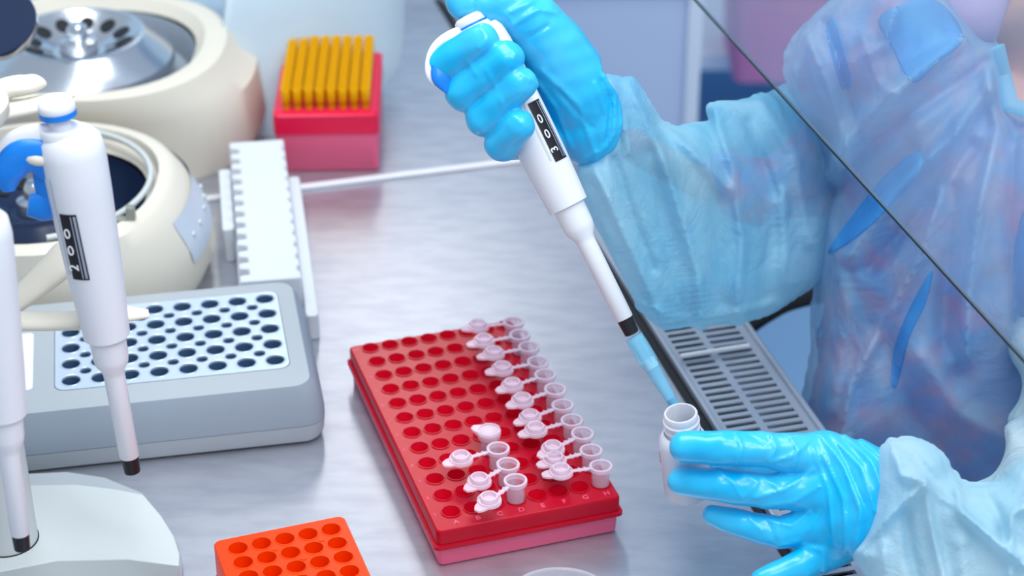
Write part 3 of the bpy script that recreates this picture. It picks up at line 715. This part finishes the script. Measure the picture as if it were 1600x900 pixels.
# steel rotor lid leaning at the far left
rl = empty('rotor_lid', frame(tuple(P(8, 52, 1.47)), (1, .1, .25), (-.1, .8, .5)))
MB().lathe([(.002, 0), (.018, .001), (.025, .005), (.0265, .012), (.0275, .012), (.0262, .004), (.019, -.001), (.002, -.002)], 48).build('dish', 'silver', rl, smooth=60)
MB().lathe([(.0265, .0115), (.028, .0118), (.028, .0135), (.0265, .0135)], 48).build('rim', 'darkblue', rl, smooth=60)
MB().lathe([(.006, -.002), (.006, -.012), (.003, -.014)], 24).build('knob', 'silver', rl)
tag(rl, 'round steel rotor lid leaning at the top left corner', 'rotor lid')

# ------------------------------------------------------------ the person
per = empty('person', (.33, .06, -.05))
tag(per, 'person in pale blue gown and blue gloves, holding a pipette and a small bottle', 'person')
def gridchain(f, ch, k=None, flat=None):
    return f.chain(ch, flat)
# raised right hand: gloved, gripping the pipette
f = Field(640, 1006, -84, 288, 1.130, 1.275, 3, .0014)
idx = f.chain([(835, 95, 1.228, .013), (722, 92, 1.218, .0112), (697, 101, 1.190, .0104), (695, 101, 1.171, .0113), (753, 64, 1.156, .0100)])
mid = f.chain([(850, 135, 1.230, .0135), (750, 140, 1.220, .0115), (728, 145, 1.190, .0106), (726, 144, 1.170, .0116), (791, 92, 1.154, .0104)])
rin = f.chain([(865, 180, 1.230, .013), (778, 184, 1.220, .0112), (760, 186, 1.190, .0104), (757, 184, 1.170, .0112), (811, 131, 1.155, .0100)])
pin = f.chain([(880, 212, 1.226, .012), (808, 222, 1.216, .0105), (790, 224, 1.190, .0096), (785, 224, 1.172, .0106), (811, 196, 1.158, .0092)])
th = f.chain([(905, 140, 1.212, .0215), (865, 75, 1.200, .0195), (832, 35, 1.192, .0172), (782, 5, 1.184, .0142), (722, 3, 1.181, .0098)])
pal = f.chain([(835, 95, 1.232, .013), (900, 140, 1.226, .021), (930, 190, 1.228, .024)])
pal = smin(pal, f.chain([(880, 212, 1.228, .0135), (920, 205, 1.228, .020), (985, 215, 1.24, .022)]), .008)
pal = smin(pal, f.chain([(850, 135, 1.230, .0135), (920, 170, 1.226, .024), (985, 190, 1.236, .0225)]), .008)
F = smin(smin(idx, mid, .0012), smin(rin, pin, .0012), .0012)
F = smin(F, smin(pal, th, .007), .004)
CF = spline([(600, -120), (940, -120), (938, 60), (944, 122), (966, 150), (973, 190), (963, 228), (930, 262), (900, 300), (600, 300)], 4)
cd_ = pdist(f.PX, f.PY, CF, True)
cut = (np.where(inside(f.PX, f.PY, CF), -cd_, cd_)/2650)[..., None]
F = np.maximum(F, cut)
fo = [([(832, 120), (868, 170), (893, 232)], 4, .0013), ([(848, 112), (905, 165), (930, 240)], 5, .0012), ([(872, 140), (925, 200)], 4, -.0009),
      ([(945, 118), (962, 150), (960, 210), (930, 252)], 4, .0016), ([(930, 130), (948, 180), (938, 235), (905, 256)], 4, .0012), ([(938, 125), (955, 165), (948, 225)], 2.5, -.0012),
      ([(806, 46), (790, 22), (832, 2)], 4, .0012), ([(800, 40), (842, 14), (870, 20)], 4, .0012), ([(826, 58), (856, 40)], 3, -.0012), ([(740, -10), (742, 20)], 3, -.0010),
      ([(752, 42), (762, 62), (748, 76)], 3, .0007), ([(790, 68), (806, 84), (800, 104)], 3, .0007), ([(730, 95), (745, 118)], 3, .0006), ([(760, 110), (774, 136)], 3, .0006), ([(780, 152), (790, 175)], 3, .0006), ([(812, 110), (828, 126)], 3, .0007), ([(800, 180), (822, 198)], 3, .0006)]
nz = (np.sin(f.PX*.11+f.PY*.07)*np.sin(f.PY*.13-f.PX*.05)*.0003)
F = F-(f.folds(fo)+nz)[..., None]
gl = f.build('glove', 'glove', per, 2, F.astype(np.float32)); gl['label'] = 'blue glove on the raised hand'
# left hand holding the bottle
f = Field(1026, 1440, 650, 944, 1.075, 1.225, 3, .0014)
idx = f.chain([(1071, 698, 1.138, .0090), (1130, 700, 1.132, .0098), (1200, 703, 1.133, .0100), (1290, 716, 1.143, .0138)])
mid = f.chain([(1064, 752, 1.150, .0078), (1125, 758, 1.140, .0096), (1200, 768, 1.138, .0098), (1300, 765, 1.138, .013)])
rin = f.chain([(1114, 805, 1.152, .0060), (1160, 819, 1.146, .0082), (1220, 833, 1.142, .0090), (1305, 812, 1.140, .013)])
lit = f.chain([(1190, 906, 1.135, .0062), (1250, 884, 1.138, .0088), (1300, 850, 1.146, .0125)])
thb = f.chain([(1080, 712, 1.190, .0085), (1150, 716, 1.194, .0095), (1230, 735, 1.180, .0115), (1320, 770, 1.155, .017)])
pal = f.chain([(1290, 716, 1.143, .0138), (1374, 742, 1.128, .0160)])
for a in ([(1300, 765, 1.138, .013), (1366, 765, 1.126, .0180)], [(1305, 812, 1.140, .0135), (1350, 800, 1.127, .0190)], [(1300, 850, 1.146, .0115), (1338, 826, 1.130, .0165)]):
    pal = smin(pal, f.chain(a), .010)
F = smin(smin(idx, mid, .0012), smin(rin, lit, .0012), .0015)
F = smin(F, smin(pal, thb, .006), .007)
fo = [([(1285, 682), (1320, 730), (1345, 800), (1335, 868)], 4, .0015), ([(1300, 680), (1345, 730), (1368, 800)], 3.5, .0014), ([(1320, 680), (1362, 720), (1385, 780), (1370, 830)], 3.5, .0014), ([(1345, 685), (1385, 720), (1400, 770), (1382, 825)], 4, .0016), ([(1365, 690), (1402, 725), (1410, 770)], 3, -.0014),
      ([(1285, 710), (1318, 780), (1322, 860)], 3, .0011), ([(1270, 700), (1295, 770), (1302, 850)], 3, .0010), ([(1310, 700), (1352, 790), (1352, 850)], 2.5, -.0011),
      ([(1270, 735), (1225, 765), (1180, 778)], 3.5, .0013), ([(1280, 760), (1240, 785), (1190, 792)], 3, .0010), ([(1262, 690), (1240, 712), (1205, 722)], 3, .0011),
      ([(1205, 680), (1213, 700), (1200, 722)], 3, .0012), ([(1235, 682), (1248, 705), (1240, 728)], 3, .0012), ([(1190, 676), (1222, 684), (1250, 680)], 3, .0009), ([(1150, 676), (1160, 700), (1150, 724)], 3, .0009), ([(1170, 680), (1195, 695)], 2.5, -.0009),
      ([(1120, 732), (1145, 752), (1160, 780)], 3, .0010), ([(1160, 740), (1185, 752), (1165, 775)], 3, .0009), ([(1190, 745), (1215, 760)], 3, .0010),
      ([(1265, 800), (1235, 822), (1200, 812)], 3, .0012), ([(1280, 800), (1250, 845), (1215, 855)], 3, .0010), ([(1170, 806), (1190, 830)], 3, .0009), ([(1200, 815), (1212, 845)], 3, -.0008), ([(1255, 852), (1285, 860), (1290, 900)], 4, .0012)]
nz = (np.sin(f.PX*.09+f.PY*.05)*np.sin(f.PY*.12-f.PX*.04)*.0003)
F = F-(f.folds(fo)+nz)[..., None]
gl = f.build('glove', 'glove', per, 2, F.astype(np.float32)); gl['label'] = 'blue glove around the small bottle'

# right sleeve of the gown, hanging wide from the forearm
RS = spline([(938, 124), (985, 126), (1012, 152), (1042, 196), (1078, 192), (1108, 188), (1116, 160), (1180, 153), (1232, 128), (1300, 105), (1420, 150), (1420, 330), (1296, 430), (1244, 466), (1186, 498), (1100, 508), (1034, 512), (1000, 482), (975, 440), (940, 372), (915, 322), (900, 262), (925, 240)], 4)
f = Field(884, 1366, 92, 530, 1.14, 1.42, 4, .004)
tc = lambda x, y: 1.232+np.clip(x-950, 0, 400)*.00050+np.clip(y-250, 0, 300)*.00008
def thick(x, y): return .026+np.clip(x-950, 0, 150)*.00014
F = f.pillow(RS, tc, thick(f.PX, f.PY), 75)
fo = [([(1112, 170), (1146, 260), (1160, 380), (1152, 500)], 9, .010), ([(985, 130), (1030, 230), (1062, 330), (1092, 430), (1096, 505)], 10, .011), ([(1042, 200), (1090, 245), (1138, 296)], 9, .009),
      ([(928, 262), (960, 330), (1012, 450), (1040, 508)], 8, .007), ([(1010, 240), (1050, 380), (1060, 490)], 14, -.008), ([(1185, 156), (1240, 240), (1268, 380)], 11, .008), ([(1120, 300), (1125, 470)], 12, -.008),
      ([(1000, 478), (1060, 498), (1130, 496), (1210, 474)], 8, .007), ([(1190, 260), (1205, 380), (1190, 470)], 14, -.007), ([(1225, 300), (1228, 440)], 9, .006), ([(960, 250), (985, 330), (1020, 420)], 8, -.006), ([(1170, 190), (1210, 300)], 9, -.006), ([(955, 130), (975, 190), (985, 240)], 6, .004)]
rs_t = f.build('gown_sleeve', 'gown', per, 2, (F-f.folds(fo)[..., None]).astype(np.float32))
# gown over the trunk
TO = spline([(1232, 96), (1262, 36), (1310, -10), (1360, -50), (1440, -50), (1492, 10), (1530, 58), (1556, 72), (1566, 120), (1580, 166), (1640, 172), (1740, 160), (1740, 830), (1600, 830), (1420, 800), (1262, 740), (1250, 650), (1268, 540), (1280, 440), (1292, 340), (1300, 270), (1284, 205), (1248, 160)], 5)
f = Field(1216, 1760, -66, 846, 1.20, 1.56, 5, .005)
tcT = lambda x, y: 1.385+(y-350)*.00018
F = f.pillow(TO, tcT, .10, 210)
FT = [([(1300, 275), (1330, 215), (1390, 150), (1500, 65)], 16, .020), ([(1300, 300), (1350, 240), (1420, 180), (1540, 100)], 12, -.014), ([(1262, 60), (1290, 130), (1318, 220), (1322, 270)], 10, .013), ([(1290, 40), (1315, 110), (1345, 210)], 10, -.010),
      ([(1240, 110), (1252, 170), (1300, 250)], 9, .010), ([(1330, 400), (1400, 300), (1480, 220), (1545, 140)], 13, .014), ([(1360, 420), (1440, 330), (1520, 230)], 13, -.012), ([(1545, 110), (1560, 200), (1530, 330), (1512, 470), (1510, 560)], 12, .017),
      ([(1490, 300), (1480, 420), (1475, 540)], 16, -.010), ([(1500, 200), (1440, 400), (1330, 600), (1310, 700)], 9, .010), ([(1290, 350), (1320, 480), (1300, 640)], 16, .008), ([(1590, 200), (1575, 330), (1590, 500)], 12, -.010),
      ([(1350, 60), (1370, 130), (1400, 150)], 9, .008), ([(1400, 10), (1380, 70), (1350, 90)], 9, .008), ([(1440, 560), (1500, 650), (1600, 700)], 22, .010), ([(1380, 520), (1420, 640), (1500, 740)], 20, -.008), ([(1600, 230), (1630, 400), (1610, 600)], 14, .012)]
hT = 1.35*f.folds(FT)+.004*np.sin(f.PX*.021+f.PY*.013)*np.sin(f.PY*.017)
f.build('gown', 'gown_front', per, 2, (F-hT[..., None]).astype(np.float32))
frontT = tcT(f.PX, f.PY)*1.0
dd_ = pdist(f.PX, f.PY, TO, True); kk = np.clip(dd_/210, 0, 1); frontT = frontT-np.sqrt(1-(1-kk)**2)*.10-hT
def gsurf(x, y):
    return float(frontT[int(np.clip(round((x-f.px[0])/5), 0, len(f.px)-1)), int(np.clip(round((y-f.py[0])/5), 0, len(f.py)-1))])
def child(mb, name, m, **k):
    o = mb.build(name, m, per, **k); o.matrix_parent_inverse = per.matrix_world.inverted(); return o
def gb(x, y):      # gown front depth, bilinear
    u = (x-f.px[0])/5; v = (y-f.py[0])/5; i = int(np.clip(u, 0, len(f.px)-2)); j = int(np.clip(v, 0, len(f.py)-2)); u = min(max(u-i, 0), 1); v = min(max(v-j, 0), 1)
    return float(frontT[i, j]*(1-u)*(1-v)+frontT[i+1, j]*u*(1-v)+frontT[i, j+1]*(1-u)*v+frontT[i+1, j+1]*u*v)
for poly in ([(1372, 31), (1412, 6), (1466, 2), (1506, 58), (1468, 96), (1426, 130), (1396, 78)], [(1432, 236), (1440, 262), (1400, 310), (1352, 360), (1298, 396), (1306, 374), (1348, 318), (1390, 268)],
             [(1606, 330), (1588, 370), (1582, 440), (1588, 520), (1606, 570), (1640, 450)], [(1456, 422), (1448, 470), (1420, 530), (1402, 602), (1392, 596), (1398, 540), (1424, 476)], [(1290, 40), (1306, 30), (1316, 70), (1330, 130), (1316, 140), (1300, 90)]):
    ol = spline(poly, 5); cx = sum(p[0] for p in ol)/len(ol); cy = sum(p[1] for p in ol)/len(ol); rings = []
    for k in np.linspace(.04, 1, 10): rings.append([P(cx+(x-cx)*k, cy+(y-cy)*k, gb(cx+(x-cx)*k, cy+(y-cy)*k)-.0012+.004*max(k-.8, 0)) for x, y in ol])
    o = child(MB().loft([[tuple(p) for p in r] for r in rings], True, False), 'blue_tie', 'ribbon', smooth=80)
    md = o.modifiers.new('thick', 'SOLIDIFY'); md.thickness = .0008
hem = MB().tube([P(x, y, gsurf(x, y+22)-.004) for x, y in ((1556, 74), (1566, 118), (1578, 164), (1610, 174), (1690, 172))], .006, 10, .4, tuple(-FWD))
child(hem, 'neck_binding', 'gown')
# left sleeve
LS = spline([(1372, 706), (1392, 688), (1420, 682), (1452, 692), (1478, 712), (1494, 744), (1532, 755), (1568, 750), (1600, 722), (1720, 700), (1720, 980), (1384, 980), (1356, 908), (1332, 868), (1350, 838), (1362, 780)], 4)
f = Field(1310, 1740, 664, 996, 1.0, 1.20, 4, .0035)
F = f.pillow(LS, lambda x, y: 1.125-np.clip(x-1400, 0, 300)*.00008, .034+np.clip(f.PX-1400, 0, 200)*.00010, 60)
fo = [([(1392, 690), (1408, 742), (1444, 752), (1510, 806), (1600, 884)], 7, .007), ([(1444, 752), (1456, 830), (1476, 910)], 7, .008), ([(1492, 742), (1502, 800), (1560, 850), (1590, 870)], 7, .006), ([(1340, 862), (1396, 800), (1440, 762)], 6, .007), ([(1604, 790), (1580, 805), (1578, 900)], 7, .008),
      ([(1420, 700), (1450, 740), (1490, 790)], 9, -.005), ([(1415, 800), (1425, 870), (1440, 920)], 10, -.007), ([(1500, 850), (1510, 920)], 12, .005), ([(1540, 770), (1560, 800), (1570, 840)], 8, -.006), ([(1380, 850), (1385, 910)], 8, .004)]
f.build('gown_sleeve', 'sleeve', per, 2, (F-f.folds(fo)[..., None]).astype(np.float32))
f = Field(1500, 1920, 120, 1000, 1.05, 1.52, 7, .006)
F = f.chain([(1610, 850, 1.14, .040), (1722, 700, 1.25, .050), (1712, 400, 1.38, .058), (1730, 260, 1.42, .055)])
F = F-(.004*np.sin(f.PY*.06+f.PX*.02)+.003*np.sin(f.PX*.07-f.PY*.03))[..., None]
f.build('upper_sleeve', 'sleeve', per, 2, F.astype(np.float32))
# shirt seen through the gown
f = Field(1020, 1760, -60, 900, 1.20, 1.58, 8, .007)
SI = [(p[0]*1.0+(14 if p[0] < 1400 else 0), p[1]+(16 if p[1] < 200 else 0)) for p in TO]
F = f.pillow(SI, lambda x, y: 1.396+(y-350)*.00018, .089, 210)
F = smin(F, f.chain([(1128, 285, 1.322, .016), (1180, 295, 1.358, .025), (1235, 285, 1.388, .025), (1300, 235, 1.425, .025), (1370, 150, 1.41, .055)]), .02)
F = F-(.005*np.sin(f.PX*.05+f.PY*.02)*np.sin(f.PY*.045))[..., None]
sh = f.build('shirt', 'shirt', per, 2, F.astype(np.float32)); sh['label'] = 'purple and red shirt under the gown'
# body: head, neck, trunk, arms in one skin
f = Field(960, 1860, -480, 900, 1.13, 1.62, 9, .008)
hd = f.ell((1640, -200, 1.375), (.088, .110, .074))
hd = smin(hd, f.chain([(1508, 16, 1.335, .018), (1580, -40, 1.36, .048)]), .03)
hd = smin(hd, f.chain([(1428, -105, 1.34, .006), (1460, -165, 1.345, .008)]), .012)      # nose
hd = smin(hd, f.chain([(1470, -55, 1.335, .016), (1500, -40, 1.34, .02)]), .02)          # mouth
hd = smin(hd, f.ell((1660, -190, 1.296), (.016, .028, .010)), .006)                      # ear
bd = f.chain([(1660, -60, 1.39, .052), (1650, 120, 1.41, .056), (1640, 260, 1.42, .07)])
bd = smin(bd, f.pillow([(1340, 90), (1560, 110), (1720, 200), (1720, 780), (1320, 740), (1340, 400)], lambda x, y: 1.43+(y-350)*.00018, .065, 180), .03)
bd = smin(bd, f.chain([(985, 225, 1.247, .011), (1100, 290, 1.318, .011), (1220, 292, 1.372, .015), (1300, 240, 1.41, .020), (1420, 170, 1.42, .05)]), .02)
bd = smin(bd, f.chain([(1395, 770, 1.125, .020), (1500, 820, 1.12, .026), (1640, 860, 1.14, .03), (1720, 700, 1.25, .035), (1700, 380, 1.38, .045)]), .02)
f.build('body', 'skin', per, 3, smin(hd, bd, .02).astype(np.float32))
# face mask and hair
f = Field(1380, 1700, -230, 100, 1.24, 1.47, 6, .006)
F = smin(f.chain([(1508, 14, 1.332, .0235), (1590, -40, 1.36, .054)]), f.chain([(1435, -108, 1.335, .012), (1470, -60, 1.333, .024), (1520, -20, 1.34, .03)]), .03)
F = np.maximum(F, ((f.PX-1600+(f.PY+60)*.35)/2350)[..., None]); F = np.maximum(F, ((-120-f.PY)/2350)[..., None])
f.build('face_mask', 'mask', per, 2, F.astype(np.float32))
f = Field(1440, 1880, -500, -20, 1.24, 1.52, 9, .008)
F = f.ell((1665, -225, 1.380), (.092, .108, .082)); F = np.maximum(F, ((1560-f.PX-(f.PY+200)*.35)/2350)[..., None])
f.build('hair', 'hair', per, 2, F.astype(np.float32))
ey = MB()
for dt in (-.030, .030):
    c = P(1452, -205, 1.352+dt); ey.lathe([(.001, -.011), (.008, -.008), (.011, 0), (.008, .008), (.001, .011)], 16, mx=Matrix.Translation(V(c)+Vector((.014, .01, 0))))
child(ey, 'eye', 'white', smooth=80)
